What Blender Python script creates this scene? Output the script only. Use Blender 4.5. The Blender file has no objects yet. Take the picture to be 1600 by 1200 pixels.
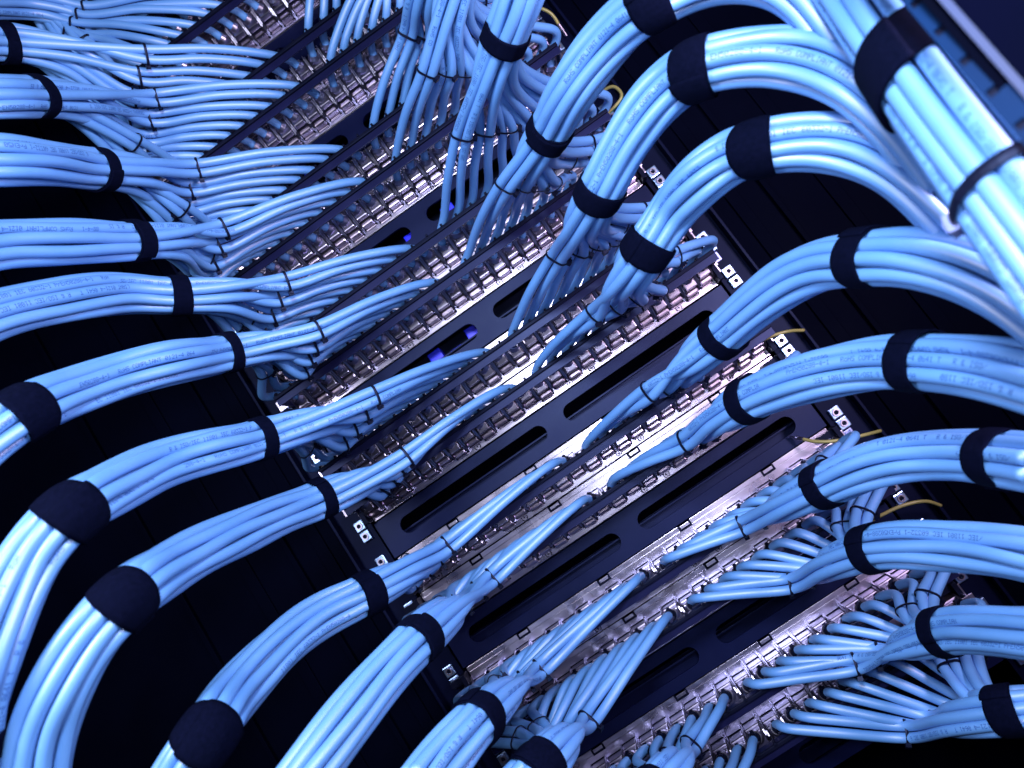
import bpy, bmesh, math, random
import numpy as np
from mathutils import Vector, Matrix

random.seed(7)
rng = np.random.RandomState(7)
C = bpy.context.scene.collection
SC = bpy.context.scene
MM = 0.001
U = 44.45
F = 1100.0                                  # focal length in pixels of a 1600 px wide frame

# ------------------------------------------------------------------ camera
# rows: camera x / y(down) / z(forward) axes expressed in the rack frame (x right, y down, z away)
ROT = np.array([[0.81955254, 0.55689288, 0.13492205],
                [-0.56972499, 0.81710545, 0.08804606],
                [-0.06121332, -0.14902684, 0.98693664]])
CAM = np.array([31.4, -740.3, -161.8])      # world mm: x right, y away from the viewer, z up

def r2w(v):                                  # rack frame -> world frame
    return np.array([v[0], v[2], -v[1]])

AX, AY, AZ = r2w(ROT[0]), r2w(ROT[1]), r2w(ROT[2])   # right, down, forward in world
cam_data = bpy.data.cameras.new('camera')
cam = bpy.data.objects.new('camera', cam_data)
C.objects.link(cam)
M3 = Matrix((AX, -AY, -AZ)).transposed()
cam.matrix_world = Matrix.Translation(Vector(CAM * MM)) @ M3.to_4x4()
cam_data.sensor_width = 36.0
cam_data.lens = 36.0 * F / 1600.0
cam_data.clip_start = 0.01
cam_data.clip_end = 20.0
cam_data.dof.use_dof = True
cam_data.dof.focus_distance = 0.62
cam_data.dof.aperture_fstop = 7.0
SC.camera = cam

# ------------------------------------------------------------------ world and lamps
world = bpy.data.worlds.new('World')
SC.world = world
world.use_nodes = True
bg = world.node_tree.nodes['Background']
bg.inputs['Color'].default_value = (0.10, 0.13, 0.60, 1)
bg.inputs['Strength'].default_value = 0.006

def area_lamp(name, pos_mm, target_mm, size, power, color):
    l = bpy.data.lights.new(name, 'AREA')
    l.shape = 'DISK'
    l.size = size
    l.energy = power
    l.color = color
    o = bpy.data.objects.new(name, l)
    C.objects.link(o)
    p = Vector(np.array(pos_mm) * MM)
    d = Vector(np.array(target_mm) * MM) - p
    o.rotation_euler = d.to_track_quat('-Z', 'Y').to_euler()
    o.location = p
    return o

area_lamp('key_lamp', CAM - 40 * AZ - 270 * AY - 90 * AX, (10, 0, -110), 0.14, 7.2, (0.92, 0.93, 1.0))
area_lamp('camera_side_lamp', CAM - 30 * AZ - 60 * AY + 20 * AX, (20, 0, -150), 0.10, 1.5, (0.86, 0.87, 1.0))
area_lamp('low_fill', CAM - 160 * AZ + 330 * AY + 420 * AX, (150, 0, -300), 0.45, 0.18, (0.50, 0.50, 1.0))  # added fill light, lifts the plates at lower right
area_lamp('side_fill', CAM + 120 * AZ - 270 * AY + 360 * AX, (200, -400, 20), 0.20, 8.5, (1.0, 0.74, 0.86))  # added fill light to whiten the upright bundle at top right
area_lamp('left_fill', CAM + 40 * AZ - 40 * AY - 540 * AX, (-330, -330, -230), 0.18, 6.0, (1.0, 0.94, 1.0))  # added fill light to brighten the bundles on the left

SC.view_settings.view_transform = 'Standard'
SC.view_settings.look = 'None'
SC.view_settings.gamma = 1.0
SC.view_settings.exposure = 0.0
SC.view_settings.use_curve_mapping = False

# ------------------------------------------------------------------ helpers: picking points
def at_depth(px, py, Z):
    """world point (mm) seen at pixel px,py (1600x1200) at Z mm in front of the camera"""
    return CAM + Z * (AZ + AX * (px - 800) / F + AY * (py - 600) / F)

def at_height(px, py, h):
    """world point (mm) seen at pixel px,py lying h mm in front of the rack face"""
    d = AZ + AX * (px - 800) / F + AY * (py - 600) / F
    t = (-h - CAM[1]) / d[1]
    return CAM + t * d

# ------------------------------------------------------------------ materials
def new_mat(name):
    m = bpy.data.materials.new(name)
    m.use_nodes = True
    nt = m.node_tree
    return m, nt, nt.nodes['Principled BSDF']

def noise(nt, scale, detail=3, rough=0.5):
    tc = nt.nodes.new('ShaderNodeTexCoord')
    n = nt.nodes.new('ShaderNodeTexNoise')
    n.inputs['Scale'].default_value = scale
    n.inputs['Detail'].default_value = detail
    n.inputs['Roughness'].default_value = rough
    nt.links.new(tc.outputs['Object'], n.inputs['Vector'])
    return n

def ramp(nt, src, lo, hi, p0=0.3, p1=0.7):
    r = nt.nodes.new('ShaderNodeMapRange')
    r.inputs['From Min'].default_value = p0
    r.inputs['From Max'].default_value = p1
    r.inputs['To Min'].default_value = lo
    r.inputs['To Max'].default_value = hi
    nt.links.new(src, r.inputs['Value'])
    return r.outputs['Result']

def mixcol(nt, fac, a, b):
    m = nt.nodes.new('ShaderNodeMix')
    m.data_type = 'RGBA'
    m.inputs[6].default_value = (*a, 1)
    m.inputs[7].default_value = (*b, 1)
    nt.links.new(fac, m.inputs[0])
    return m.outputs[2]

def bump(nt, src, strength, dist):
    b = nt.nodes.new('ShaderNodeBump')
    b.inputs['Strength'].default_value = strength
    b.inputs['Distance'].default_value = dist
    nt.links.new(src, b.inputs['Height'])
    return b.outputs['Normal']

def mat_surface(name, ca, cb, metallic, r0, r1, nscale, bscale=None, bstr=0.1, bdist=0.0003, spec=0.5):
    m, nt, p = new_mat(name)
    n = noise(nt, nscale, 4)
    nt.links.new(mixcol(nt, ramp(nt, n.outputs['Fac'], 0, 1), ca, cb), p.inputs['Base Color'])
    nt.links.new(ramp(nt, n.outputs['Fac'], r0, r1), p.inputs['Roughness'])
    p.inputs['Metallic'].default_value = metallic
    p.inputs['Specular IOR Level'].default_value = spec
    if bscale:
        b = noise(nt, bscale, 2)
        nt.links.new(bump(nt, b.outputs['Fac'], bstr, bdist), p.inputs['Normal'])
    return m

M = {}
M['jacket'] = mat_surface('cable_jacket', (0.072, 0.230, 0.58), (0.085, 0.250, 0.62), 0.0, 0.44, 0.52, 30, 900, 0.08, 0.0001, 1.0)
M['jacket'].node_tree.nodes['Principled BSDF'].inputs['Coat Weight'].default_value = 0.3
M['jacket'].node_tree.nodes['Principled BSDF'].inputs['Coat Roughness'].default_value = 0.5
M['ink'] = mat_surface('ink', (0.01, 0.05, 0.25), (0.012, 0.07, 0.3), 0.0, 0.5, 0.6, 50)
M['fabric'] = mat_surface('black_loop_fabric', (0.0006, 0.0012, 0.007), (0.0016, 0.0024, 0.012), 0.0, 0.85, 1.0, 400, 1800, 0.9, 0.0006, 0.06)
M['tie'] = mat_surface('black_nylon', (0.002, 0.003, 0.010), (0.003, 0.004, 0.014), 0.0, 0.3, 0.45, 40, None, 0, 0, 0.25)
M['zinc'] = mat_surface('zinc_sheet', (0.36, 0.36, 0.53), (0.50, 0.50, 0.67), 1.0, 0.20, 0.36, 18, 1200, 0.02, 0.0001)
M['cast'] = mat_surface('die_cast_zinc', (0.27, 0.27, 0.40), (0.42, 0.41, 0.56), 1.0, 0.26, 0.38, 45, 300, 0.04, 0.0003)
M['bronze'] = mat_surface('dull_latch_metal', (0.28, 0.25, 0.36), (0.40, 0.36, 0.48), 1.0, 0.26, 0.40, 60, 300, 0.04, 0.0003)
M['paint'] = mat_surface('blue_black_powder_coat', (0.0012, 0.0022, 0.020), (0.0022, 0.0036, 0.028), 0.0, 0.38, 0.48, 25, 1500, 0.5, 0.0002, 0.30)
M['bar'] = mat_surface('bar_paint', (0.004, 0.005, 0.028), (0.006, 0.007, 0.038), 0.0, 0.36, 0.46, 30, 900, 0.15, 0.0002, 0.28)
M['black'] = mat_surface('black_plastic', (0.002, 0.003, 0.010), (0.004, 0.005, 0.016), 0.0, 0.4, 0.55, 30, None, 0, 0, 0.1)
M['corner'] = mat_surface('dark_blue_paint', (0.0006, 0.001, 0.006), (0.001, 0.0014, 0.009), 0.0, 0.6, 0.7, 20, None, 0, 0, 0.01)
M['wall'] = mat_surface('cabinet_black', (0.0003, 0.0005, 0.003), (0.0005, 0.0008, 0.0045), 0.0, 0.55, 0.7, 12, 800, 0.2, 0.0003, 0.02)
M['post'] = mat_surface('post_black', (0.0008, 0.0014, 0.010), (0.0013, 0.002, 0.014), 0.0, 0.45, 0.55, 25, 900, 0.2, 0.0002, 0.12)
M['nut'] = mat_surface('nickel_nut', (0.25, 0.42, 0.80), (0.36, 0.54, 0.90), 1.0, 0.2, 0.38, 60, 600, 0.08, 0.0003)
M['port'] = mat_surface('royal_blue_plastic', (0.004, 0.010, 0.80), (0.006, 0.02, 0.9), 0.0, 0.35, 0.5, 30)
M['strip'] = mat_surface('blue_steel_strip', (0.0006, 0.012, 0.055), (0.001, 0.016, 0.07), 0.0, 0.5, 0.6, 30, None, 0, 0, 0.05)
M['edge'] = mat_surface('bare_steel_edge', (0.22, 0.28, 0.62), (0.28, 0.34, 0.70), 0.6, 0.35, 0.45, 30)
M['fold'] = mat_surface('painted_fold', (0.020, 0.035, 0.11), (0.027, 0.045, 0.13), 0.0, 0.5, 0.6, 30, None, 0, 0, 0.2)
M['yellow'] = mat_surface('yellow_wire', (0.15, 0.15, 0.055), (0.20, 0.19, 0.075), 0.0, 0.4, 0.5, 60)
M['green'] = mat_surface('green_stripe', (0.02, 0.14, 0.07), (0.03, 0.18, 0.09), 0.0, 0.4, 0.5, 60)

for k in ('paint', 'post', 'bar', 'black', 'wall', 'fabric', 'tie', 'corner'):
    M[k].node_tree.nodes['Principled BSDF'].inputs['Specular Tint'].default_value = (0.35, 0.48, 1.0, 1)

# ------------------------------------------------------------------ mesh helpers
class MB:
    """collects geometry in mm, builds one mesh object"""
    def __init__(s):
        s.v, s.f, s.n = [], [], 0
    def add(s, verts, faces):
        verts = np.asarray(verts, float)
        s.v.append(verts)
        s.f += [tuple(i + s.n for i in f) for f in faces]
        s.n += len(verts)
        return s
    def box(s, x0, x1, y0, y1, z0, z1, ch=0.0):
        if ch <= 0:
            v = [(x, y, z) for x in (x0, x1) for y in (y0, y1) for z in (z0, z1)]
            f = [(0, 1, 3, 2), (4, 6, 7, 5), (0, 4, 5, 1), (2, 3, 7, 6), (0, 2, 6, 4), (1, 5, 7, 3)]
            return s.add(v, f)
        bm = bmesh.new()
        bmesh.ops.create_cube(bm, size=1)
        for v in bm.verts:
            v.co = Vector(((x0 + x1) / 2 + v.co.x * (x1 - x0), (y0 + y1) / 2 + v.co.y * (y1 - y0), (z0 + z1) / 2 + v.co.z * (z1 - z0)))
        bmesh.ops.bevel(bm, geom=bm.edges[:], offset=ch, segments=2, profile=0.6, affect='EDGES')
        s.add([v.co[:] for v in bm.verts], [[v.index for v in f.verts] for f in _idx(bm)])
        bm.free()
        return s
    def frame_box(s, c, ax, ay, az, sx, sy, sz):
        c = np.asarray(c, float)
        v = [c + ax * sx * i / 2 + ay * sy * j / 2 + az * sz * k / 2 for i in (-1, 1) for j in (-1, 1) for k in (-1, 1)]
        f = [(0, 1, 3, 2), (4, 6, 7, 5), (0, 4, 5, 1), (2, 3, 7, 6), (0, 2, 6, 4), (1, 5, 7, 3)]
        return s.add(v, f)
    def cyl(s, c, axis, r, length, n=16, r2=None, cap=True, hole=0.0):
        axis = np.asarray(axis, float) / np.linalg.norm(axis)
        a = np.cross(axis, (0, 0, 1) if abs(axis[2]) < 0.9 else (1, 0, 0)); a /= np.linalg.norm(a)
        b = np.cross(axis, a)
        c = np.asarray(c, float)
        r2 = r if r2 is None else r2
        ang = np.linspace(0, 2 * math.pi, n, endpoint=False)
        ring = lambda rr, t: [c + axis * t + rr * (math.cos(q) * a + math.sin(q) * b) for q in ang]
        if hole:
            v = ring(r, 0) + ring(r2, length) + ring(hole, length) + ring(hole, 0)
            f = []
            for k in range(4):
                for i in range(n):
                    j = (i + 1) % n
                    f.append((k * n + i, k * n + j, ((k + 1) % 4) * n + j, ((k + 1) % 4) * n + i))
            return s.add(v, f)
        v = ring(r, 0) + ring(r2, length)
        f = [(i, (i + 1) % n, n + (i + 1) % n, n + i) for i in range(n)]
        if cap:
            f += [tuple(range(n))[::-1], tuple(range(n, 2 * n))]
        return s.add(v, f)
    def build(s, name, mat, parent=None, loc=None, smooth=False, base=(0, 0, 0)):
        me = bpy.data.meshes.new(name)
        v = np.concatenate(s.v) if s.v else np.zeros((0, 3))
        me.from_pydata(((v - np.asarray(base)) * MM).tolist(), [], s.f)
        if smooth:
            me.polygons.foreach_set('use_smooth', [True] * len(me.polygons))
        me.materials.append(mat)
        me.update()
        o = bpy.data.objects.new(name, me)
        C.objects.link(o)
        if parent is not None:
            o.parent = parent
        if loc is not None:
            o.location = Vector(np.array(loc) * MM)
        return o

def _idx(bm):
    bm.verts.index_update()
    return bm.faces

def tag(o, label=None, cat=None, group=None, kind=None):
    if label: o['label'] = label
    if cat: o['category'] = cat
    if group: o['group'] = group
    if kind: o['kind'] = kind
    return o

def empty(name, loc_mm):
    o = bpy.data.objects.new(name, None)
    C.objects.link(o)
    o.empty_display_size = 0.02
    o.location = Vector(np.asarray(loc_mm, float) * MM)
    return o

def copy_part(src, parent, loc=None, **kw):
    o = src.copy()
    C.objects.link(o)
    o.parent = parent
    if loc is not None:
        o.location = Vector(np.array(loc) * MM)
    return o

def catmull(P, step=4.0):
    """centripetal Catmull-Rom through P, resampled every step mm"""
    P = np.asarray(P, float)
    Q = np.vstack([2 * P[0] - P[1], P, 2 * P[-1] - P[-2]])
    out = []
    for i in range(1, len(Q) - 2):
        p0, p1, p2, p3 = Q[i - 1:i + 3]
        t0 = 0; t1 = t0 + max(np.linalg.norm(p1 - p0), 1e-3) ** .5
        t2 = t1 + max(np.linalg.norm(p2 - p1), 1e-3) ** .5
        t3 = t2 + max(np.linalg.norm(p3 - p2), 1e-3) ** .5
        n = max(3, int(np.linalg.norm(p2 - p1) / 2))
        t = np.linspace(t1, t2, n, endpoint=False)[:, None]
        A1 = (t1 - t) / (t1 - t0) * p0 + (t - t0) / (t1 - t0) * p1
        A2 = (t2 - t) / (t2 - t1) * p1 + (t - t1) / (t2 - t1) * p2
        A3 = (t3 - t) / (t3 - t2) * p2 + (t - t2) / (t3 - t2) * p3
        B1 = (t2 - t) / (t2 - t0) * A1 + (t - t0) / (t2 - t0) * A2
        B2 = (t3 - t) / (t3 - t1) * A2 + (t - t1) / (t3 - t1) * A3
        out.append((t2 - t) / (t2 - t1) * B1 + (t - t1) / (t2 - t1) * B2)
    out.append(P[-1:])
    X = np.vstack(out)
    s = np.concatenate([[0], np.cumsum(np.linalg.norm(np.diff(X, axis=0), axis=1))])
    n = max(4, int(s[-1] / step) + 1)
    q = np.linspace(0, s[-1], n)
    return np.stack([np.interp(q, s, X[:, k]) for k in range(3)], 1), q

def smooth_path(X, it=2):
    for _ in range(it):
        X[1:-1] = 0.25 * X[:-2] + 0.5 * X[1:-1] + 0.25 * X[2:]
    return X

def frames(X, n0=None):
    T = np.gradient(X, axis=0)
    T /= np.linalg.norm(T, axis=1)[:, None]
    N = np.zeros_like(T)
    n = np.array([0, -1.0, 0]) if n0 is None else np.asarray(n0, float)
    n = n - T[0] * n.dot(T[0]); n /= np.linalg.norm(n)
    N[0] = n
    for i in range(1, len(X)):
        n = n - T[i] * n.dot(T[i])
        n /= np.linalg.norm(n)
        N[i] = n
    return T, N, np.cross(T, N)

def tube(mb, X, r, sides=12, cap=True):
    T, N, B = frames(X)
    a = np.linspace(0, 2 * math.pi, sides, endpoint=False)
    ca, sa = np.cos(a), np.sin(a)
    V = X[:, None, :] + r * (ca[None, :, None] * N[:, None, :] + sa[None, :, None] * B[:, None, :])
    n = len(X)
    f = []
    for i in range(n - 1):
        b0, b1 = i * sides, (i + 1) * sides
        for k in range(sides):
            k2 = (k + 1) % sides
            f.append((b0 + k, b0 + k2, b1 + k2, b1 + k))
    if cap:
        f.append(tuple(range(sides))[::-1])
        f.append(tuple(range((n - 1) * sides, n * sides)))
    mb.add(V.reshape(-1, 3), f)
    return T, N, B

# ------------------------------------------------------------------ dot-matrix lettering of the jackets
FONT = {
 '0':"0E11131519110E",'1':"040C040404040E",'2':"0E11010204081F",'3':"1F02040201110E",'4':"02060A121F0202",'5':"1F101E0101110E",
 '6':"0608101E11110E",'7':"1F010204080808",'8':"0E11110E11110E",'9':"0E11110F01020C",'A':"0E11111F111111",'C':"0E11101010110E",
 'E':"1F10101E10101F",'H':"1111111F111111",'I':"0E04040404040E",'L':"1010101010101F",'M':"111B1515111111",'N':"11111915131111",
 'O':"0E11111111110E",'P':"1E11111E101010",'R':"1E11111E141211",'S':"0F10100E01011E",'T':"1F040404040404",'r':"00001619101010",
 'o':"00000E1111110E",'-':"0000001F000000",'/':"00010204081000",'&':"0C12140815120D",' ':"00000000000000"}
PRINT = "R & ISO/IEC 11801 IEC 60332-1 PrEN50288-4-1   RoHS COMPLIANT 0121-4 0641 T   "

def print_text(mb, X, s, fr, r, s0, s1, phi, flip, shift):
    T, N, B = fr
    dot = 0.43
    pitch = 2.55
    i = shift
    pos = s0
    quads, vs = [], []
    while pos + pitch < s1:
        ch = PRINT[i % len(PRINT)]
        g = FONT[ch]
        for row in range(7):
            bits = int(g[row * 2:row * 2 + 2], 16)
            for col in range(5):
                if bits >> (4 - col) & 1:
                    u0 = pos + col * dot
                    w0 = (row - 3) * dot * 1.08
                    if flip:
                        u0 = s0 + s1 - u0
                        w0 = -w0
                    for du, dw in ((-.5, -.5), (.5, -.5), (.5, .5), (-.5, .5)):
                        vs.append((u0 + du * dot, w0 + dw * dot))
        pos += pitch
        i += 1
    if not vs:
        return
    vs = np.array(vs)
    idx = lambda A: np.stack([np.interp(vs[:, 0], s, A[:, k]) for k in range(3)], 1)
    P, NN, BB = idx(X), idx(N), idx(B)
    a = phi + vs[:, 1] / r
    V = P + (r + 0.05) * (np.cos(a)[:, None] * NN + np.sin(a)[:, None] * BB)
    mb.add(V, [(4 * k, 4 * k + 1, 4 * k + 2, 4 * k + 3) for k in range(len(vs) // 4)])

# ------------------------------------------------------------------ the setting behind
def setting():
    # back of the cabinet, far behind the equipment
    MB().box(-900, 900, 190, 200, -900, 900).build('back_wall', M['wall'])
    tag(bpy.data.objects['back_wall'], kind='structure')
    for sgn, lab in ((-1, 'left'), (1, 'right')):
        t = empty('cabinet_side_panel', (sgn * 300, 20, 0))
        tag(t, 'flat black cabinet panel with thin seams beyond the %s ends of the patch panels' % lab, 'cabinet panel')
        x0, x1 = sorted((sgn * 262, sgn * 800))
        MB().box(x0, x1, 16, 19, -900, 900, 0.6).build('sheet', M['wall'], t, base=(sgn * 300, 20, 0))
        for k, xx in enumerate((285, 322, 372, 455)):
            xa, xb = sorted((sgn * xx, sgn * (xx + (6 if k % 2 else 14))))
            MB().box(xa, xb, 10 if k % 2 else 13, 15.6, -900, 900, 0.8).build('seam_rib', M['wall'], t, base=(sgn * 300, 20, 0))
setting()

# ------------------------------------------------------------------ rack posts and cage nuts
def zr(r):                                    # z (mm) of a row boundary, r in rack units counted downward
    return -r * U

def cage_nut_meshes():
    mb = MB()
    mb.box(-5.6, 5.6, -4.2, 0, -5.6, 5.6, 0.9)
    body = mb
    ring = MB().cyl((0, -4.2, 0), (0, -1, 0), 3.9, 1.4, 20, 3.6, hole=2.4)
    core = MB().cyl((0, -4.25, 0), (0, -1, 0), 2.3, 0.9, 16, 2.0)
    core.box(-1.7, 1.7, -5.6, -5.0, -0.35, 0.35).box(-0.35, 0.35, -5.62, -5.0, -1.7, 1.7)
    return body, ring, core

NB, NR, NC = cage_nut_meshes()
def posts():
    proto = None
    for sgn in (-1, 1):
        t = empty('rack_post', (sgn * 237, 4, 0))
        tag(t, 'black rack post with square cage nuts at the %s ends of the patch panels' % ('left' if sgn < 0 else 'right'), 'rack post')
        b = (sgn * 237, 4, 0)
        mb = MB()
        mb.box(*sorted((sgn * 226, sgn * 258)), 3, 6, -900, 900, 0.5)
        mb.box(*sorted((sgn * 258, sgn * 261)), -9, 6, -900, 900, 0.5)
        # empty square holes between the used ones, drawn as sunk dark pockets with a rim
        mb.build('post_sheet', M['post'], t, base=b)
        rows = [r for r in range(-15, 13)]
        for r in rows:
            if r % 3 == 0 or r % 3 == 2 or (r % 3 == 1):
                for dz in (6.35, -6.35):
                    # each unit boundary where two devices meet carries two nuts
                    if sgn < 0 and (r % 3 == 1) and dz > 0:
                        continue
                    loc = (0, -1.2, zr(r) + dz)
                    if proto is None:
                        n0 = NB.build('cage_nut', M['nut'], t, loc)
                        NR.build('collar', M['cast'], n0, (0, 0, 0), smooth=False)
                        NC.build('screw_end', M['black'], n0, (0, 0, 0))
                        proto = n0
                    else:
                        n1 = copy_part(proto, t, loc)
                        for ch in list(proto.children):
                            c = ch.copy(); C.objects.link(c); c.parent = n1
        if sgn > 0:
            for r, txt in ((-9.62, '12'), (1.42, '22'), (6.42, '27')):
                pl = MB().box(-5.4, 5.4, -1.2, 0, -5.0, 5.0, 0.5).build('number_plate', M['edge'], t, (-2, -1.5, zr(r)))
                mb = MB()
                for k, ch in enumerate(txt):
                    g = FONT[ch]
                    for row in range(7):
                        bits = int(g[row * 2:row * 2 + 2], 16)
                        for col in range(5):
                            if bits >> (4 - col) & 1:
                                # digits stand sideways on the plate
                                zz = 3.4 - (k * 3.8 + col * 0.62) + 0.2
                                xx = (row - 3) * 0.9
                                mb.box(xx - .42, xx + .42, -1.45, -1.22, zz - .3, zz + .3)
                mb.build('digits', M['ink'], pl)
posts()

# ------------------------------------------------------------------ patch panels
ROWS = [-15, -14, -12, -11, -9, -8, -6, -5, -3, -2, 0, 1, 3, 4, 6, 7, 9, 10]
PITCH = 18.3
BAR_H = 55.0

def jack_meshes():
    body = MB()
    body.box(-7.4, 7.4, -15, -0.5, -8.5, 8.5, 0.9)
    body.box(-6.4, 6.4, -24, -15.2, -9.6, 6.5, 1.2)
    cav_shade = MB()  # black blocks stand in for the shaded recess and dark outlines of the jack
    cav_shade.box(-4.6, 4.6, -24.7, -20, -2.0, 5.6, 0.5)
    cav_shade.box(-8.2, 8.2, -0.95, -0.42, -15.9, 9.4)
    cav_shade.box(-7.6, 7.6, -14.6, -13.6, -9.4, 8.7)
    fins = MB()
    prof = ((-1, -14), (-1, 10), (-12, 10), (-28, 7), (-30, 2), (-23, -4), (-17, -11), (-10, -14))
    for x in (-8.9, 7.7):
        n = len(prof)
        fins.add([(x + a, y, z) for a in (0, 1.2) for (y, z) in prof],
                 [tuple(range(n)), tuple(range(2 * n - 1, n - 1, -1))] + [(i, n + i, n + (i + 1) % n, (i + 1) % n) for i in range(n)])
    latch = MB()
    latch.box(-7.0, 7.0, -13, -1.7, -15.0, -9.2, 1.9)
    latch.box(-6.6, 6.6, -3.2, -1.0, -17.0, -15.2, 0.8)
    gl = {}
    for sgn in (-1, 1):
        ax = np.array([sgn * 0.35, -0.80, 0.42]); ax /= np.linalg.norm(ax)
        g = MB()
        g.cyl((0, -22.5, 1.0), ax, 6.6, 5.0, 24, 6.2, hole=5.0)
        a2 = np.cross(ax, (0, 0, 1)); a2 /= np.linalg.norm(a2)
        a3 = np.cross(ax, a2)
        gl[sgn] = g
        fl = MB()
        q = np.array((sgn * 6.5, -39.0, 1.5))
        tilt = np.array([sgn * 0.75, -0.55, 0.1]); tilt /= np.linalg.norm(tilt)
        nrm = np.array([sgn * 0.25, -0.85, -0.45]); nrm -= tilt * nrm.dot(tilt); nrm /= np.linalg.norm(nrm)
        side = np.cross(tilt, nrm)
        fl.frame_box(q, tilt, side, nrm, 11.0, 8.0, 1.0)
        gl[sgn, 'flag'] = fl
        tie = MB()
        tie.cyl(np.array((0, -22.5, 1.0)) + ax * 7.0, ax, 5.9, 2.6, 18, hole=4.7)
        tie.cyl(np.array((sgn * 3.5, -31.0, 4.5)), np.array((sgn * 0.5, -1, 0.1)), 6.0, 5.0, 12, 5.6, hole=4.7)
        tie.frame_box(np.array((0, -22.5, 1.0)) + ax * 8.2 - a3 * 6.2, ax, a2, a3, 2.4, 3.0, 2.2)
        gl[sgn, 'tie'] = tie
    return body, fins, latch, gl, cav_shade

BODY, FINS, LATCH, GL, CAV_SHADE = jack_meshes()
protos = {}

def add_jack(panel, x, sgn, dz, r):
    key = (sgn, 0 if r < 3 else 1 if r < 6 else 2)
    loc = (x, 0, dz)
    if key not in protos:
        j = BODY.build('jack', M['cast'], panel, loc)
        FINS.build('side_fins', M['zinc'], j)
        LATCH.build('latch', M['bronze'], j)
        CAV_SHADE.build('cavity_shade', M['black'], j)
        GL[sgn].build('cable_gland', M['zinc'], j, smooth=False)
        if key[1] == 2: GL[sgn, 'flag'].build('clamp_tab', M['zinc'], j)
        if key[1] >= 1: GL[sgn, 'tie'].build('cable_tie', M['tie'], j)
        protos[key] = j
        return j
    j = copy_part(protos[key], panel, loc)
    for ch in list(protos[key].children):
        c = ch.copy(); C.objects.link(c); c.parent = j
    return j

def plate_mesh():
    mb = MB()
    # upper flange with four notches, middle, lower flange
    mb.box(-220, 220, -0.4, 1.0, -21.4, 16.6, 0.25)
    xs = [-220, -156, -143, -56, -43, 43, 56, 143, 156, 220]
    for i in range(0, len(xs) - 1):
        if i % 2 == 0:
            mb.box(xs[i], xs[i + 1], -0.4, 1.0, 16.8, 21.6, 0.2)
        else:
            mb.box(xs[i] + 1.4, xs[i + 1] - 1.4, -1.2, 0.0, 17.6, 20.6, 0.2)
    # thin upstand at the lower edge
    mb.box(-220, 220, -2.4, -0.6, -21.4, -20.4, 0.2)
    return mb
PLATE = plate_mesh()
def notch_shade_mesh():  # raised black strips stand in for the shade in the notch gaps
    mb = MB()
    mb.box(-7.3, -5.3, -0.75, -0.45, 15.4, 21.6)
    mb.box(5.3, 7.3, -0.75, -0.45, 15.4, 21.6)
    mb.box(-7.2, 7.2, -0.72, -0.44, 15.3, 16.9)
    return mb
def screw_mesh():
    mb = MB()
    mb.cyl((0, -0.3, 0), (0, -1, 0), 3.0, 1.1, 20, 2.5)
    return mb
def screw_slot():
    return MB().box(-1.7, 1.7, -1.75, -1.3, -0.4, 0.4).box(-0.4, 0.4, -1.76, -1.3, -1.7, 1.7).cyl((0, -0.2, 0), (0, -1, 0), 3.7, 0.35, 20)
def bar_mesh():
    mb = MB()
    mb.box(-222, 222, -BAR_H - 1.2, -BAR_H + 0.4, -6.5, 3.0, 0.3)     # face
    mb.box(-222, 222, -BAR_H + 0.5, -BAR_H + 9.0, 1.6, 3.0, 0.3)       # return lip towards the panel
    for x in (-221, 219):
        mb.box(x, x + 2, -BAR_H + 0.6, -1.0, -6, 1.4, 0.3)             # side arms
    return mb
def bar_lip():
    mb = MB()
    mb.box(-222, 222, -BAR_H - 4.5, -BAR_H - 1.4, 0.6, 4.4, 0.8)
    for k in range(24):
        x = (k - 11.5) * PITCH
        mb.box(x - 8.2, x - 5.6, -BAR_H - 6.3, -BAR_H + 4, 3.8, 6.2, 0.6)
    return mb
def end_bracket():
    mb = MB()
    mb.box(-2.5, 2.5, -16, 2, -20, 20, 0.5)
    mb.box(-17.5, -2.3, -9, -1, 12, 19, 0.5)
    return mb
def end_plates():
    mb = MB()
    mb.box(-6, 6, -2.6, -1.0, -12, 12, 0.4)
    mb.box(-2.2, -0.8, -26, -2.5, -3, 9, 0.3)
    mb.box(-10, 4, -27, -25.8, -3, 9, 0.4)
    mb.box(1, 6, -9, -2.4, -5, -1, 0.4)
    return mb
SCREW, SLOT, BAR, LIP, BRK, EPL, NOTCH_SHADE = screw_mesh(), screw_slot(), bar_mesh(), bar_lip(), end_bracket(), end_plates(), notch_shade_mesh()

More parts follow.
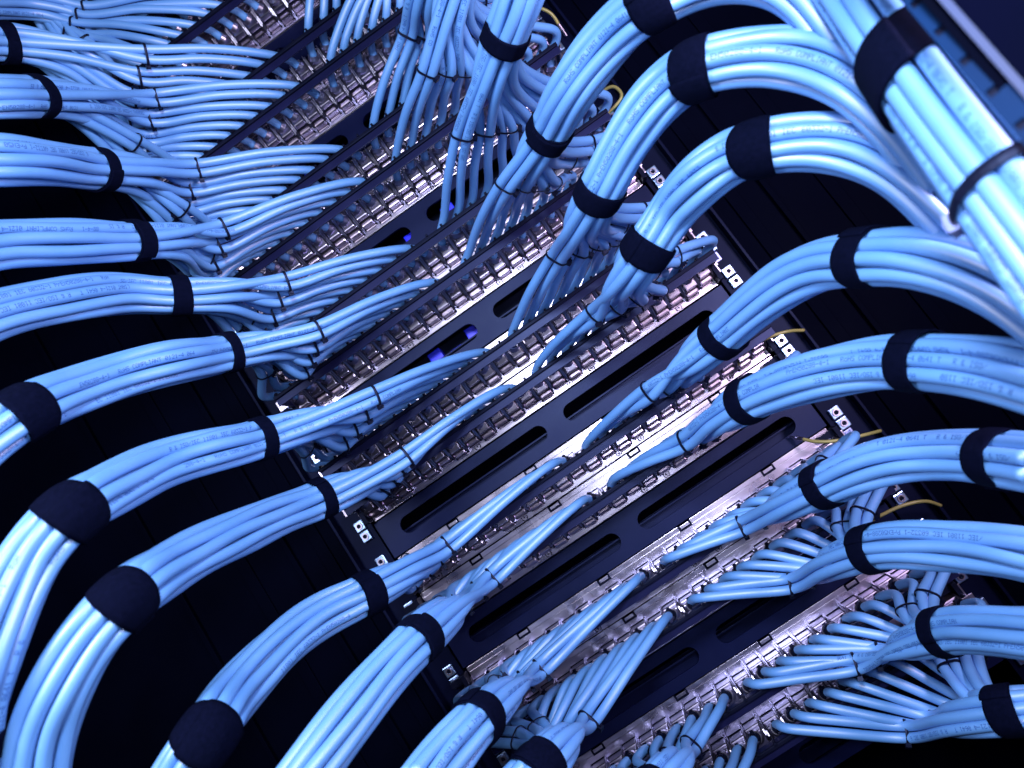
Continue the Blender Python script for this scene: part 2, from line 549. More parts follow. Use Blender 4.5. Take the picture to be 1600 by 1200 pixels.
ORD = ['first', 'second', 'third', 'fourth', 'fifth', 'sixth', 'seventh', 'eighth', 'ninth', 'tenth', 'eleventh', 'twelfth',
       'thirteenth', 'fourteenth', 'fifteenth', 'sixteenth', 'seventeenth', 'eighteenth']
pp = None
for n, r in enumerate(ROWS):
    zc = zr(r + 0.5)
    t = empty('patch_panel', (0, 0, zc))
    tag(t, 'metal patch panel with black cable bar, %s row counting from the top left corner' % ORD[n],
        'patch panel', 'shielded patch panels in the rack')
    if pp is None:
        pp = [PLATE.build('plate', M['zinc'], t), BAR.build('cable_bar', M['bar'], t), LIP.build('bar_lip', M['black'], t),
              BRK.build('end_bracket', M['black'], t, (-223.5, 0, 0)), EPL.build('earth_plate', M['cast'], t, (225, 0, 0)),
              NOTCH_SHADE.build('notch_shade', M['black'], t, (-149.5, 0, 0))]
    else:
        for p in pp:
            copy_part(p, t)
    copy_part(pp[3], t, (223.5, 0, 0)); copy_part(pp[4], t, (-225, 0, 0))
    for xn in (-49.5, 49.5, 149.5):
        copy_part(pp[5], t, (xn, 0, 0))
    for k in range(24):
        x = (k - 11.5) * PITCH
        add_jack(t, x, -1 if k < 12 else 1, 0.8 if k % 2 else -1.8, r)
    for x in (-183, -73.2, 0.0, 73.2, 183):
        if 'screw' not in protos:
            s = SCREW.build('screw', M['cast'], t, (x - 9.15 if x else 36.6, 0, -17.8))
            sl = SLOT.build('screw_slot', M['black'], s)
            protos['screw'] = s
        else:
            s = copy_part(protos['screw'], t, (x - 9.15 if x else 36.6, 0, -17.8))
            c = protos['screw'].children[0].copy(); C.objects.link(c); c.parent = s

# ------------------------------------------------------------------ slotted blank panels
def slotted_sheet():
    """steel sheet with two long round-ended slots, real holes with a folded inner lip"""
    bm = bmesh.new()
    def slot(x0, x1, z0, z1, n=10):
        r = (z1 - z0) / 2; zc = (z0 + z1) / 2
        pts = []
        for k in range(n + 1):
            a = -math.pi / 2 + math.pi * k / n
            pts.append((x1 - r + r * math.cos(a), zc + r * math.sin(a)))
        for k in range(n + 1):
            a = math.pi / 2 + math.pi * k / n
            pts.append((x0 + r + r * math.cos(a), zc + r * math.sin(a)))
        return pts
    outer = [(-222, -21.2), (222, -21.2), (222, 21.2), (-222, 21.2)]
    loops = [outer, slot(-199, -12, -9, 10), slot(12, 199, -9, 10)]
    edges = []
    for lp in loops:
        vs = [bm.verts.new((x, 0, z)) for x, z in lp]
        for i in range(len(vs)):
            edges.append(bm.edges.new((vs[i], vs[(i + 1) % len(vs)])))
    bmesh.ops.triangle_fill(bm, edges=edges, use_beauty=True)
    bmesh.ops.recalc_face_normals(bm, faces=bm.faces[:])
    ret = bmesh.ops.extrude_face_region(bm, geom=bm.faces[:])
    for e in ret['geom']:
        if isinstance(e, bmesh.types.BMVert):
            e.co.y += 2.2
    bmesh.ops.recalc_face_normals(bm, faces=bm.faces[:])
    mb = MB()
    bm.verts.index_update()
    mb.add([v.co[:] for v in bm.verts], [[v.index for v in f.verts] for f in bm.faces])
    bm.free()
    # folded edges
    mb.box(-222, 222, 2.4, 26, 19.6, 21.2, 0.2)
    mb.box(-222, 222, 2.4, 26, -21.2, -19.6, 0.2)
    return mb
SHEET = slotted_sheet()
GUIDE = MB().box(-215, 215, 24, 26, -19, -1, 0.3).box(-215, 215, 14, 24, -3, -1.2, 0.2)
BL = [-13, -10, -7, -4, -1, 2, 5, 8, 11]
bp = None
for n, r in enumerate(BL):
    zc = zr(r + 0.5)
    t = empty('slotted_blank_panel', (0, 0, zc))
    tag(t, 'blue-black slotted blank panel, %s of its kind counting from the top left corner' % ORD[n],
        'blank panel', 'slotted blank panels between the patch panels')
    if bp is None:
        bp = [SHEET.build('sheet', M['paint'], t, (0, -2, 0)), GUIDE.build('inner_rail', M['paint'], t)]
    else:
        copy_part(bp[0], t, (0, -2, 0)); copy_part(bp[1], t)
    if r in (-10, -7, -4, -1):
        # plugs of the equipment behind, seen through the slots
        e = empty('network_module', (0, 40, zc))
        tag(e, 'royal blue plugs seen through the slots of the %s blank panel' % ORD[n], 'network module',
            'blue plugs behind the slotted panels')
        MB().box(-200, 200, 44, 60, -18, 18, 0.5).build('module_body', M['black'], e, base=(0, 40, 0))
        for k in range(14):
            if rng.rand() < 0.15:
                continue
            x = -180 + k * 27 + rng.uniform(-3, 3)
            z = (-5 if k % 2 else 6) + rng.uniform(-2, 2)
            MB().box(x - 8, x + 8, 27, 44, z - 6.5, z + 6.5, 1.2).build('plug', M['port'], e, base=(0, 40, 0))

# ------------------------------------------------------------------ cable bundles
RC = 4.3                                    # cable radius
KW = 38000.0                                # bundle pixel width * depth
KC = 10100.0                                 # cable pixel width * depth
RI = {'A': -11, 'B': -9, 'C': -8, 'D': -6, 'E': -5, 'F': -3, 'G': -2, 'H': 0, 'I': 1, 'J': 3, 'K': 4, 'L': 6, 'M': 7, 'N': 9, 'O': 10, 'Z': -12}

S = 's'
LEFT = {
 'Z': ((60, -50, 12.5), [(-20, -60, 50), (-120, -70, 55)]),
 'A': ((140, 20, 13), [(45, 5, 50), (-40, 0, 54), (-140, 5, 60)]),
 'B': ((228, 85, 14.5), [(6, 66, 60, S), (-80, 66, 65), (-180, 80, 70)]),
 'C': ((246, 153, 15.5), [(58, 152, 62, S), (0, 151, 66), (-80, 156, 68), (-180, 175, 72)]),
 'D': ((310, 263, 16), [(152, 264, 62, S), (80, 256, 68), (0, 250, 74), (-90, 255, 78), (-180, 290, 82)]),
 'E': ((350, 356, 16.5), [(212, 377, 62, S), (140, 378, 66), (70, 380, 70), (0, 382, 74), (-90, 400, 80), (-180, 440, 86)]),
 'F': ((448, 440, 16.5), [(278, 462, 60, S), (200, 459, 62), (130, 464, 66), (60, 476, 70), (0, 490, 74), (-90, 525, 80), (-170, 570, 86)]),
 'G': ((497, 516, 17), [(357, 551, 60, S), (270, 566, 66), (180, 590, 70), (100, 617, 76), (40, 643, 82, S), (-30, 690, 86), (-100, 750, 90)]),
 'H': ((585, 618, 17.5), [(408, 685, 64, S), (340, 702, 68), (260, 725, 72), (180, 760, 80), (108, 802, 88, S), (55, 860, 90), (15, 930, 93), (-18, 1010, 96), (-44, 1100, 97), (-52, 1160, 96, S), (-52, 1240, 96)]),
 'I': ((635, 713, 17), [(500, 781, 60, S), (430, 808, 64), (350, 843, 70), (270, 884, 78), (196, 935, 88, S), (140, 995, 90), (97, 1065, 92), (70, 1130, 92), (57, 1200, 92), (52, 1270, 92)]),
 'J': ((700, 852, 17), [(576, 925, 64, S), (510, 957, 66), (440, 1008, 70), (375, 1075, 76), (322, 1150, 86, S), (285, 1205, 86), (255, 1270, 88)]),
 'K': ((770, 902, 17), [(650, 1002, 72, S), (600, 1055, 76), (548, 1120, 80), (500, 1180, 84), (450, 1250, 88)]),
 'L': ((845, 1045, 17.5), [(748, 1125, 76, S), (700, 1180, 80), (655, 1240, 84)]),
 'M': ((920, 1125, 17.5), [(842, 1200, 80, S), (790, 1260, 84)]),
 'N': ((1080, 1165, 17), [(1020, 1240, 78, S), (970, 1300, 80)]),
 'O': ((1140, 1225, 17), [(1080, 1290, 78, S), (1030, 1350, 80)]),
}
RIGHT = {
 'B': ((530, -70, 13), [(560, -150, 54), (585, -230, 56)]),
 'C': ((575, -40, 14), [(600, -120, 58), (625, -200, 60)]),
 'D': ((637, 55, 15), [(672, -50, 62), (700, -140, 66)]),
 'E': ((668, 112, 16), [(718, -30, 66), (745, -110, 70)]),
 'F': ((722, 212, 16.5), [(790, 57, 72, S), (812, 0, 76), (835, -70, 80), (860, -140, 84)]),
 'G': ((790, 290, 17), [(858, 205, 70, S), (893, 140, 76), (935, 80, 80), (980, 32, 84), (1022, 0, 88, S), (1090, -32, 90), (1170, -45, 94), (1250, -25, 98), (1320, 50, 100), (1400, 150, 100)]),
 'H': ((870, 402, 17), [(938, 298, 76, S), (975, 225, 80), (1020, 160, 84), (1058, 126, 86), (1094, 106, 90, S), (1150, 92, 92), (1220, 88, 94), (1290, 100, 98), (1350, 130, 102), (1420, 200, 104), (1480, 280, 104)]),
 'I': ((930, 490, 17), [(1012, 390, 76, S), (1050, 330, 78), (1100, 275, 84), (1145, 245, 86), (1182, 232, 90, S), (1240, 220, 92), (1310, 222, 94), (1380, 245, 98), (1450, 292, 102), (1520, 360, 104), (1580, 430, 104)]),
 'J': ((1015, 612, 17), [(1128, 525, 70, S), (1180, 475, 75), (1235, 435, 80), (1290, 412, 85), (1348, 405, 91, S), (1420, 402, 98), (1490, 415, 104), (1560, 440, 109), (1640, 490, 114), (1720, 550, 118)]),
 'K': ((1070, 690, 17), [(1170, 625, 72, S), (1230, 600, 77), (1300, 580, 82), (1370, 568, 87), (1432, 566, 93, S), (1500, 570, 100), (1580, 583, 108), (1660, 605, 116)]),
 'L': ((1158, 823, 16), [(1287, 760, 70, S), (1340, 735, 74), (1400, 718, 78), (1470, 712, 83), (1555, 715, 91, S), (1640, 728, 100)]),
 'M': ((1230, 910, 16), [(1363, 858, 72, S), (1420, 851, 76), (1500, 853, 81), (1600, 865, 89), (1700, 885, 97)]),
 'N': ((1335, 1037, 16.5), [(1474, 988, 72, S), (1530, 984, 77), (1600, 988, 83), (1700, 1000, 91)]),
 'O': ((1405, 1135, 16.5), [(1575, 1112, 74, S), (1640, 1106, 76), (1700, 1108, 78)]),
}
LAB = {
 ('Z', -1): 'blue cables just entering the frame in the extreme top left corner',
 ('A', -1): 'topmost blue cable bundle on the left, no strap in view, behind the others',
 ('B', -1): 'blue cable bundle at top left whose black strap is cut by the left edge',
 ('C', -1): 'blue cable bundle at upper left, second strapped bundle from the top',
 ('D', -1): 'level blue cable bundle on the left, third strapped bundle from the top',
 ('E', -1): 'blue cable bundle on the left with readable ISO/IEC 11801 print beside its strap',
 ('F', -1): 'blue cable bundle directly below the one with the clearest print, one strap',
 ('G', -1): 'blue cable bundle leaving the left edge at mid height with two black straps',
 ('H', -1): 'blue cable bundle with two straps curving down along the left edge',
 ('I', -1): 'long blue cable bundle arching down to the bottom left corner with two straps',
 ('J', -1): 'blue cable bundle arching to the bottom edge at left, large strap by that edge',
 ('K', -1): 'blue cable bundle running to the bottom edge left of centre through one large strap',
 ('L', -1): 'blue cable bundle meeting the bottom edge just left of centre behind a black strap',
 ('M', -1): 'blue cable bundle at bottom centre whose strap is cut by the bottom edge',
 ('N', -1): 'short run of blue cables dropping out of the bottom edge right of centre',
 ('O', -1): 'lowest blue cables leaving the bottom edge in front of the last panel row',
 ('B', 1): 'leftmost blue cables hanging in from the top edge beside the upper left jacks',
 ('C', 1): 'second group of blue cables from the left hanging in from the top edge',
 ('D', 1): 'steep blue cables tied near the top edge, left of the steep printed bundle',
 ('E', 1): 'steep printed blue cable bundle at the top edge, left of the top black strap',
 ('F', 1): 'steep blue cable bundle passing up through a black strap at the top centre',
 ('G', 1): 'blue cable bundle curving into the top edge, its second strap cut by the edge',
 ('H', 1): 'highest complete arch of blue cables on the right, meeting the upright bundle',
 ('I', 1): "second arch of blue cables on the right, going under the upright bundle's tie",
 ('J', 1): 'third complete arch of blue cables on the right, smudged print near its wide strap',
 ('K', 1): 'fourth complete arch of blue cables on the right, broad strap at mid height',
 ('L', 1): 'fifth complete arch of blue cables on the right, second strap near the right edge',
 ('M', 1): 'sixth arch of blue cables on the right, fanning left onto the jacks',
 ('N', 1): 'seventh arch of blue cables, lower right, print beside its single strap',
 ('O', 1): 'lowest arch of blue cables on the right with its strap at the right edge',
}

PACK = [(4.4 * math.cos(a), 4.4 * math.sin(a)) for a in (0.3, 2.39, 4.49)]
PACK += [(12.4 * math.cos(a), 12.4 * math.sin(a)) for a in np.linspace(0, 2 * math.pi, 9, endpoint=False)]
PACK = np.array(PACK)

def hull_ring(off, r, n=48):
    """outline radius of the circles at off, by angle (support of their hull)"""
    pts = np.concatenate([off + r * np.array([math.cos(a), math.sin(a)]) for a in np.linspace(0, 2 * math.pi, 24, endpoint=False)])
    th = np.linspace(0, 2 * math.pi, n, endpoint=False)
    d = np.stack([np.cos(th), np.sin(th)], 1)
    sup = (pts @ d.T).max(0)
    # radial distance of the hull along d: min over half-planes
    cosd = d @ d.T
    R = np.where(cosd > 0.05, sup[None, :] / np.maximum(cosd, 0.05), 1e9).min(1)
    return R

def band(mb, Pc, T, N, B, off, width, thick, r=RC, n=48, gap=0.5, wob=0.4, flare=0.0):
    """closed band around cables; Pc.. are samples along the bundle covering the band's width"""
    R = hull_ring(off, r, n) + gap
    for _ in range(n // 10 if width > 8 else 0):
        R = 0.25 * np.roll(R, 1) + 0.5 * R + 0.25 * np.roll(R, -1)
    R = R + 0.25
    th = np.linspace(0, 2 * math.pi, n, endpoint=False)
    ph = rng.rand() * 6
    L = len(Pc)
    V = []
    for layer in range(2):
        for i in range(L):
            e = abs(2 * i / (L - 1) - 1)
            rr = R + (thick * (1 - 0.35 * e ** 4) if layer else 0.0) + wob * np.sin(3 * th + ph)
            V.append(Pc[i] + rr[:, None] * (np.cos(th)[:, None] * N[i] + np.sin(th)[:, None] * B[i]))
    V = np.concatenate(V)
    f = []
    idx = lambda l, i, k: (l * L + i) * n + k % n
    for k in range(n):
        for i in range(L - 1):
            f.append((idx(1, i, k), idx(1, i, k + 1), idx(1, i + 1, k + 1), idx(1, i + 1, k)))
            f.append((idx(0, i, k), idx(0, i + 1, k), idx(0, i + 1, k + 1), idx(0, i, k + 1)))
        f.append((idx(0, 0, k), idx(0, 0, k + 1), idx(1, 0, k + 1), idx(1, 0, k)))
        f.append((idx(0, L - 1, k), idx(1, L - 1, k), idx(1, L - 1, k + 1), idx(0, L - 1, k + 1)))
    mb.add(V, f)
    return R

def samples(X, s, fr, s0, half, n=7):
    q = np.linspace(s0 - half, s0 + half, n)
    g = lambda A: np.stack([np.interp(q, s, A[:, k]) for k in range(3)], 1)
    P, T, N, B = g(X), g(fr[0]), g(fr[1]), g(fr[2])
    T /= np.linalg.norm(T, axis=1)[:, None]; N /= np.linalg.norm(N, axis=1)[:, None]
    B /= np.linalg.norm(B, axis=1)[:, None]
    return P, T, N, B

def make_strap(root, base, X, s, fr, s0, off, width):
    P, T, N, B = samples(X, s, fr, s0, width / 2, 9)
    # rounded, slightly slanted as the strap pulls
    mb = MB()
    R = band(mb, P, T, N, B, off, width, 1.3, n=64, gap=0.2, wob=0.3)
    # overlapping tail: a second layer covering part of the ring
    a0 = rng.rand() * 6.28
    n = 20
    th = np.linspace(a0, a0 + 1.9, n)
    Rt = np.interp(th % (2 * math.pi), np.linspace(0, 2 * math.pi, 64, endpoint=False), R, period=2 * math.pi)
    L = len(P)
    sk = rng.uniform(-1.6, 1.6)
    V = []
    for layer in range(2):
        for i in range(L):
            rr = Rt + 1.1 + 1.2 * layer
            rr[-1] -= 0.6 * layer
            c = P[i] + T[i] * sk
            V.append(c + rr[:, None] * (np.cos(th)[:, None] * N[i] + np.sin(th)[:, None] * B[i]))
    V = np.concatenate(V)
    idx = lambda l, i, k: (l * L + i) * n + k
    f = []
    for k in range(n - 1):
        for i in range(L - 1):
            f.append((idx(1, i, k), idx(1, i, k + 1), idx(1, i + 1, k + 1), idx(1, i + 1, k)))
            f.append((idx(0, i, k), idx(0, i + 1, k), idx(0, i + 1, k + 1), idx(0, i, k + 1)))
        f.append((idx(0, 0, k), idx(0, 0, k + 1), idx(1, 0, k + 1), idx(1, 0, k)))
        f.append((idx(0, L - 1, k), idx(1, L - 1, k), idx(1, L - 1, k + 1), idx(0, L - 1, k + 1)))
    for i in range(L - 1):
        f.append((idx(0, i, 0), idx(1, i, 0), idx(1, i + 1, 0), idx(0, i + 1, 0)))
        f.append((idx(0, i, n - 1), idx(0, i + 1, n - 1), idx(1, i + 1, n - 1), idx(1, i, n - 1)))
    mb.add(V, f)
    return mb.build('fabric_strap', M['fabric'], root, base=base, smooth=True)

def make_tie(root, base, centres, T, view, head_side=-1):
    """thin nylon tie around a pair (or more) of cable centres"""
    c = np.mean(centres, 0)
    T = T / np.linalg.norm(T)
    N = view - T * view.dot(T); N /= np.linalg.norm(N)
    B = np.cross(T, N)
    off = np.array([[(p - c).dot(N), (p - c).dot(B)] for p in centres])
    mb = MB()
    w = 2.4
    P = np.array([c - T * w / 2, c, c + T * w / 2])
    R = band(mb, P, np.array([T] * 3), np.array([N] * 3), np.array([B] * 3), off, w, 0.9, n=36, gap=0.55, wob=0.0)
    # square head sitting at the lower side
    a = math.pi / 2 * (1 if B[2] < 0 else -1) + rng.uniform(-0.5, 0.5)
    k = int((a % (2 * math.pi)) / (2 * math.pi) * 36) % 36
    d = math.cos(a) * N + math.sin(a) * B
    mb.frame_box(c + d * (R[k] + 2.0), T, d, np.cross(T, d), 4.2, 3.4, 4.6)
    mb.frame_box(c + d * (R[k] + 1.9) + np.cross(T, d) * 3.6, T, d, np.cross(T, d), 2.2, 1.1, 3.4)
    mb.build('cable_tie', M['tie'], root, base=base)

def trunk_curve(pts, first_extra=None, k=KW):
    P = [at_depth(p[0], p[1], k / p[2]) for p in pts]
    X, s = catmull(P, 4.0)
    X = smooth_path(X, 6)
    # arclength of control points
    sc = [s[np.argmin(np.linalg.norm(X - p, axis=1))] for p in P]
    return X, s, sc

def bundle(row, side, tie0, pts):
    r = RI[row]
    zc = zr(r + 0.5)
    root_at = at_depth(tie0[0], tie0[1], KC / tie0[2])
    root = empty('cable_bundle', root_at)
    tag(root, LAB[row, side], 'cable bundle', 'blue cable bundles on the %s' % ('left' if side < 0 else 'right'))
    TX, Ts, sc = trunk_curve([(tie0[0], tie0[1], KW * tie0[2] / KC)] + list(pts))
    i0 = int(np.argmin(abs(Ts - max(sc[1] - 8, 1))))
    TX, Ts = TX[i0:], Ts[i0:] - Ts[i0]
    sc = [max(0.0, q - 4.0 * i0) for q in sc[1:]]
    fr = frames(TX)
    T, N, B = fr
    # slots sorted: innermost ports keep to the inward, camera-facing side
    inward = np.array([-side, 0, 0.0])
    camdir = CAM - TX[0]; camdir /= np.linalg.norm(camdir)
    score = [(PACK[i][0] * N[0] + PACK[i][1] * B[0]).dot(inward * 0.8 + camdir * 0.55) for i in range(12)]
    order = np.argsort(score)[::-1]
    strap_s = [sc[i] for i, p in enumerate(pts) if len(p) > 3]
    twist = rng.uniform(-0.0016, 0.0016)
    swell = np.ones(len(Ts))
    for i, q in enumerate(Ts):
        d = min([abs(q - x) for x in strap_s] or [60])
        swell[i] = 1.0 + 0.06 * min(1, d / 60.0)
    tdir = TX[0] - root_at
    tdir /= np.linalg.norm(tdir)
    D00 = np.linalg.norm(TX[0] - root_at)
    step_x = side * min(21.0, 0.21 * D00)
    step_h = 12.0
    GE = (0, 1, 2, 3, 3.7, 4.2)
    GH = (0, 1.1, 2.3, 3.6, 5.0, 6.4)
    cables = []
    sh = 19 - 9 * min(1, max(0, (r + 2) / 12.0))
    tie_pts = []
    for p in range(12):
        g, m = p // 2, p % 2
        xj = side * (p + 0.5) * PITCH
        xb = xj + side * sh + rng.uniform(-1.2, 1.2)
        P0 = np.array([xj + side * 0.5, -22, zc + 1.5])
        P1 = np.array([xj + side * 4.5, -35, zc + 7.0])
        P2 = np.array([xb, -BAR_H - 3 - rng.uniform(0, 2), zc + 9.8 + rng.uniform(0, 1)])
        tg = root_at + np.array([step_x * GE[g], step_h * GH[g], -3.0 * g])
        if g >= 4:
            # the outermost pairs run straight from the bar up under the strap
            xm = side * ((2 * g + 1) * PITCH + sh)
            pb = np.array([xm, -BAR_H - 4, zc + 10])
            tg = 0.56 * pb + 0.44 * TX[0] + np.array([side * -6.0, 8.0, 0.0])
        # keep the lower ties above the bar
        tg[1] = min(tg[1], -BAR_H - 22)
        nxt = TX[0]
        pd = nxt - P2; pd /= np.linalg.norm(pd)
        view = CAM - tg; view /= np.linalg.norm(view)
        d = np.cross(pd, view); d /= np.linalg.norm(d)
        if d.dot(inward) < 0: d = -d
        P3 = tg + d * (4.6 if m == 0 else -4.6)
        q3 = P3 + (P3 - P2) / np.linalg.norm(P3 - P2) * 2
        ctrl = [P0, P1, P2]
        # arc up from the bar before reaching the tie
        dist = np.linalg.norm(P3 - P2)
        mid = P2 * 0.55 + P3 * 0.45 + np.array([0, -0.04 * dist, 0.012 * dist])
        ctrl += [mid, P3]
        tie_pts.append((g, P3, P3 - mid))
        slot = order[p]
        a = rng.uniform(-0.1, 0.1)
        # where the trunk passes the tie of this group, join it only beyond
        off0 = PACK[slot]
        ang = twist * Ts
        ca, sa = np.cos(ang), np.sin(ang)
        w1 = 1.2 * math.sin(rng.rand() * 6); ph = rng.rand() * 6.28; wl = rng.uniform(90, 160)
        ox = (off0[0] * ca - off0[1] * sa) * swell + 0.7 * np.sin(Ts / wl * 6.28 + ph)
        oy = (off0[0] * sa + off0[1] * ca) * swell + 0.7 * np.cos(Ts / wl * 6.28 + ph * 1.7)
        path = TX + ox[:, None] * N + oy[:, None] * B
        tr = path[0]
        dd = np.linalg.norm(tr - P3)
        proj = (P3 - tr).dot(-T[0])
        if dd > 25:
            back = tr - T[0] * float(np.clip(0.40 * proj, 4, 45))
            lin = tr + (P3 - tr) * 0.42
            ctrl.append(0.5 * back + 0.5 * lin)
        keep = path[::5]
        ctrl += list(keep)
        if (len(path) - 1) % 5: ctrl.append(path[-1])
        X, s = catmull(ctrl, 4.5)
        X = smooth_path(X, 2)
        mb = MB()
        cf = tube(mb, X, RC, 14)
        ob = mb.build('cable', M['jacket'], root, base=root_at, smooth=True)
        cables.append((ob, X, s, cf))
        # jacket print on cables lying on the visible side
        offw = PACK[slot][0] * N[0] + PACK[slot][1] * B[0]
        facing = offw.dot(camdir)
        if facing > 2 and rng.rand() < 0.5:
            L0 = np.linalg.norm(np.diff(ctrl[:5], axis=0), axis=1).sum()
            s0 = L0 * rng.uniform(0.8, 1.2)
            s1 = s[-1] - 6
            pos = s0
            sh_ = rng.randint(len(PRINT)); flip = rng.rand() < 0.5
            while pos < s1 - 30:
                ln = min(rng.uniform(70, 150), s1 - pos)
                if rng.rand() < 0.7:
                    i = int(np.argmin(abs(s - (pos + ln / 2))))
                    v = CAM - X[i]
                    phi = math.atan2(v.dot(cf[2][i]), v.dot(cf[1][i])) + rng.uniform(-0.55, 0.55)
                    pm = MB()
                    print_text(pm, X, s, cf, RC, pos, pos + ln, phi, flip, sh_)
                    if pm.n:
                        pm.build('printed_text', M['ink'], ob, base=root_at)
                sh_ += 7
                pos += ln + rng.uniform(5, 30)
    # ties around pairs
    for g in range(6):
        pr = [(a, b) for gg, a, b in tie_pts if gg == g]
        view = CAM - pr[0][0]; view /= np.linalg.norm(view)
        make_tie(root, root_at, np.array([a for a, b in pr]), sum(b for a, b in pr), view)
    for i, p in enumerate(pts):
        if len(p) > 3:
            ang = twist * sc[i]
            rot = np.array([[math.cos(ang), math.sin(ang)], [-math.sin(ang), math.cos(ang)]])
            w = 15.5 if p[2] < 80 else 18
            make_strap(root, root_at, TX, Ts, fr, max(sc[i], w / 2), PACK @ rot, w)
    return root

def swell_left(row, t0, pts):
    if row in 'ZABMNO':
        return t0, pts
    out, d, prev = [], 0.0, pts[0]
    for p in pts:
        d += math.hypot(p[0] - prev[0], p[1] - prev[1]); prev = p
        out.append((p[0], p[1], p[2] * (1.04 + 0.03 * min(1, d / 170.0))) + tuple(p[3:]))
    return (t0[0], t0[1], t0[2] - 1.3), out
for row, (t0, pts) in LEFT.items():
    t0, pts = swell_left(row, t0, pts)
    bundle(row, -1, t0, pts)
for row, (t0, pts) in RIGHT.items():
    bundle(row, 1, t0, pts)

# ------------------------------------------------------------------ upright bundle in the side manager
def upright():
    pts = [(1284, -110, 99), (1360, -6, 110), (1436, 96, 124), (1511, 194, 136), (1584, 286, 147), (1660, 385, 157), (1744, 493, 166)]
    X0, s0, sc = trunk_curve(pts)
    fr = frames(X0)
    T, N, B = fr
    base = X0[len(X0) // 2]
    root = empty('cable_bundle', base)
    tag(root, 'thick out-of-focus whitish blue upright bundle in the top right corner with the widest strap', 'cable bundle',
        'blue cable bundles on the right')
    offs = np.array([(17.5 * math.cos(a), 17.5 * math.sin(a)) for a in np.linspace(0, 2 * math.pi, 13, endpoint=False)] +
                    [(8 * math.cos(a), 8 * math.sin(a)) for a in np.linspace(0.2, 6.48, 5, endpoint=False)])
    for i, o in enumerate(offs):
        path = X0 + (o[0] + 0.8 * np.sin(s0 / 60 + i))[:, None] * N + (o[1] + 0.8 * np.cos(s0 / 70 + 2 * i))[:, None] * B
        mb = MB(); cf = tube(mb, path, RC, 14)
        ob = mb.build('cable', M['jacket'], root, base=base, smooth=True)
        if i in (1, 4, 7):
            pm = MB()
            j = len(path) // 2
            v = CAM - path[j]
            print_text(pm, path, s0, cf, RC, 20, s0[-1] - 10, math.atan2(v.dot(cf[2][j]), v.dot(cf[1][j])) + 0.3, i == 4, 11 * i)
            pm.build('printed_text', M['ink'], ob, base=base)
    make_strap(root, base, X0, s0, fr, sc[2] + 4, offs, 29)
    P, T_, N_, B_ = samples(X0, s0, fr, sc[4] + 3, 2.4, 3)
    mb = MB()
    band(mb, P, T_, N_, B_, offs, 5, 1.2, n=48, gap=0.2, wob=0)
    # head of the wide tie on its left flank
    v = at_depth(1528, 366, 262)
    d = v - P[1]; d -= T_[1] * d.dot(T_[1]); d /= np.linalg.norm(d)
    R = hull_ring(offs, RC, 48).max()
    mb.build('wide_cable_tie', M['tie'], root, base=base)
    c2 = np.cross(T_[1], d)
    hm = MB().frame_box(P[1] + d * (R + 1.0), T_[1], d, c2, 8.0, 4.0, 6.0)
    hm.frame_box(P[1] + d * (R + 2.3), T_[1], d, c2, 5.0, 3.0, 3.0)
    hm.build('tie_head', M['edge'], root, base=base)
upright()

# ------------------------------------------------------------------ perforated strip and steel panel at the top right
def manager():
    a = at_depth(1432, 5, 262); b = at_depth(1597, 195, 234)
    d = b - a; L = np.linalg.norm(d); d /= L
    view = CAM - a; view /= np.linalg.norm(view)
    side = np.cross(d, view); side /= np.linalg.norm(side)
    if side.dot(AX) < 0: side = -side
    nrm = np.cross(side, d)
    if nrm.dot(view) < 0: nrm = -nrm
    t = empty('perforated_strip', a)
    tag(t, 'blue perforated steel strip running beside the upright bundle in the top right corner', 'metal strip')
    mb = MB()
    # sheet built around square-cornered holes every 13.6 mm
    hp = L / 4.0
    n0, n1 = -4, 9
    w0, w1 = -3.0, 10.0
    for k in range(n0, n1):
        c = a + d * (k * hp)
        hr = 1.7
        for (x0, x1, y0, y1) in ((-hp / 2, hp / 2, w0, -hr), (-hp / 2, hp / 2, hr, w1), (-hp / 2, -hr, -hr, hr), (hr, hp / 2, -hr, hr)):
            mb.frame_box(c + d * (x0 + x1) / 2 + side * (y0 + y1) / 2, d, side, nrm, x1 - x0, y1 - y0, 1.2)
    mb.build('sheet', M['strip'], t, base=a)
    mb = MB()
    for k in range(n0, n1):
        mb.cyl(a + d * (k * hp) - nrm * 1.5, nrm, 2.6, 0.6, 16)
    mb.build('hole_backing', M['black'], t, base=a)
    # steel panel with bright folded edge
    e0 = at_depth(1473, 0, 248); e1 = at_depth(1603, 147, 232)
    d2 = (e1 - e0) / np.linalg.norm(e1 - e0)
    s2 = side - d2 * side.dot(d2); s2 /= np.linalg.norm(s2)
    n2 = np.cross(s2, d2)
    if n2.dot(view) < 0: n2 = -n2
    t = empty('steel_panel', e0)
    tag(t, 'dark blue steel panel with a bright edge filling the top right corner', 'steel panel')
    MB().frame_box(e0 + d2 * 20 + s2 * 46, d2, s2, n2, 300, 88, 1.6).build('panel_sheet', M['corner'], t, base=e0)
    MB().frame_box(e0 + d2 * 20 + s2 * 0.4, d2, s2, n2, 300, 2.6, 3.0).build('folded_edge', M['fold'], t, base=e0)
    MB().frame_box(e0 + d2 * 20 - s2 * 2.5 - n2 * 3, d2, s2, n2, 300, 4, 1.0).build('return_lip', M['wall'], t, base=e0)
manager()

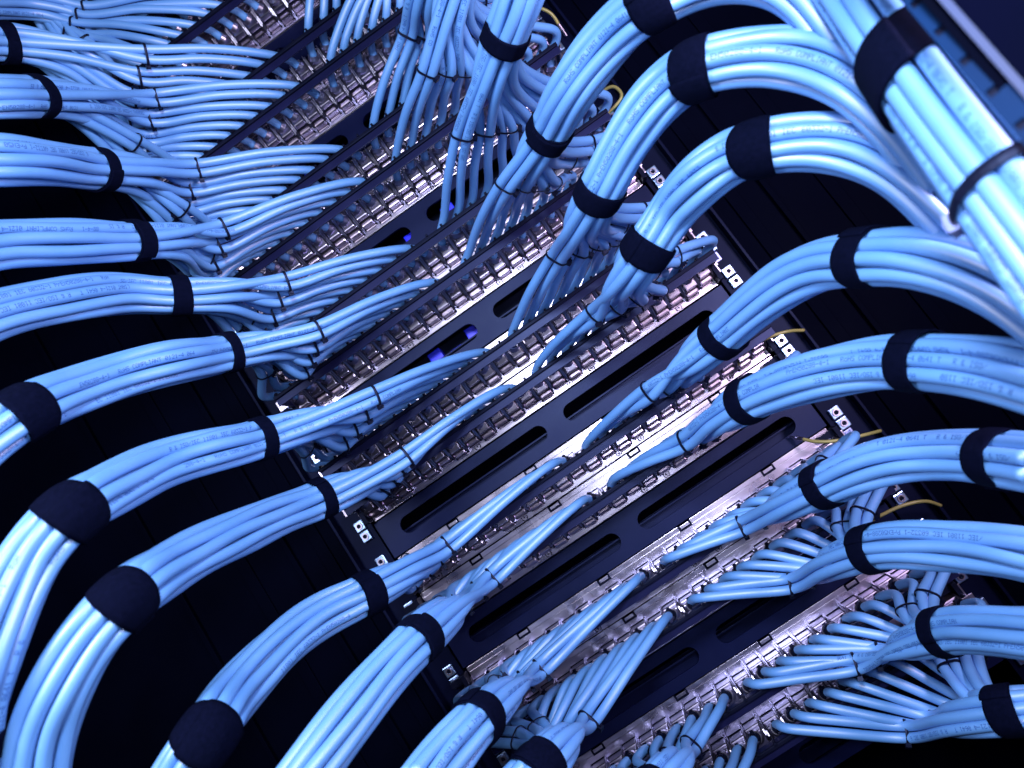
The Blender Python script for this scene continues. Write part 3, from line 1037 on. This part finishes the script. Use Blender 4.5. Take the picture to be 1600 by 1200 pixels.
# ------------------------------------------------------------------ earth wires
def earth_wire(pts, lab, hs):
    P = [at_height(p[0], p[1], h) for p, h in zip(pts, hs)]
    X, s = catmull(P, 2.0)
    X = smooth_path(X, 3)
    base = X[0]
    t = empty('earth_wire', base)
    tag(t, lab, 'earth wire', 'yellow and green earth wires')
    mb = MB(); T, N, B = tube(mb, X, 1.7, 10)
    mb.build('wire', M['yellow'], t, base=base, smooth=True)
    # green stripe: narrow ribbon hugging the lower side
    mb = MB()
    n = len(X); V = []
    for a in np.linspace(0, 1.7, 6):
        V.append(X + 1.78 * (math.cos(a + 1.2) * N + math.sin(a + 1.2) * B))
    V = np.stack(V, 1).reshape(-1, 3)
    mb.add(V, [(i * 6 + k, i * 6 + k + 1, (i + 1) * 6 + k + 1, (i + 1) * 6 + k) for i in range(n - 1) for k in range(5)])
    mb.build('green_stripe', M['green'], t, base=base, smooth=True)
    mb = MB()
    mb.cyl(X[0] - T[0] * 7, T[0], 2.2, 8, 12, 1.9)
    mb.frame_box(X[0] - T[0] * 10, T[0], N[0], B[0], 8, 6.5, 0.9)
    mb.build('terminal', M['cast'], t, base=base)

W = [
 ([(905, 200), (935, 188), (962, 165), (972, 150), (958, 135), (930, 150)], 'pale yellow earth wire looping beside the strap at the upper centre right', (20, 28, 34, 36, 30, 16)),
 ([(873, 38), (862, 22), (845, 13), (826, 15)], 'short curved yellow earth wire at the top edge right of the steep bundles', (22, 30, 34, 24)),
 ([(985, 332), (1000, 326), (1020, 322), (1040, 330)], 'short pale earth wire between two bundles left of the second arch', (20, 30, 34, 26)),
 ([(1152, 572), (1162, 553), (1195, 530), (1230, 518), (1256, 516)], 'yellow green earth wire crossing the nuts under the third arch', (14, 24, 32, 34, 24)),
 ([(1254, 686), (1275, 690), (1305, 689), (1345, 681), (1376, 673)], 'yellow green earth wire sagging under the fourth arch beside two square nuts', (16, 26, 32, 34, 26)),
 ([(1345, 822), (1375, 806), (1410, 790), (1445, 783), (1470, 790)], 'dim yellow earth wire in the shade under the fifth arch', (14, 24, 30, 30, 20)),
]
for p, lab, hs in W:
    earth_wire(p, lab, hs)
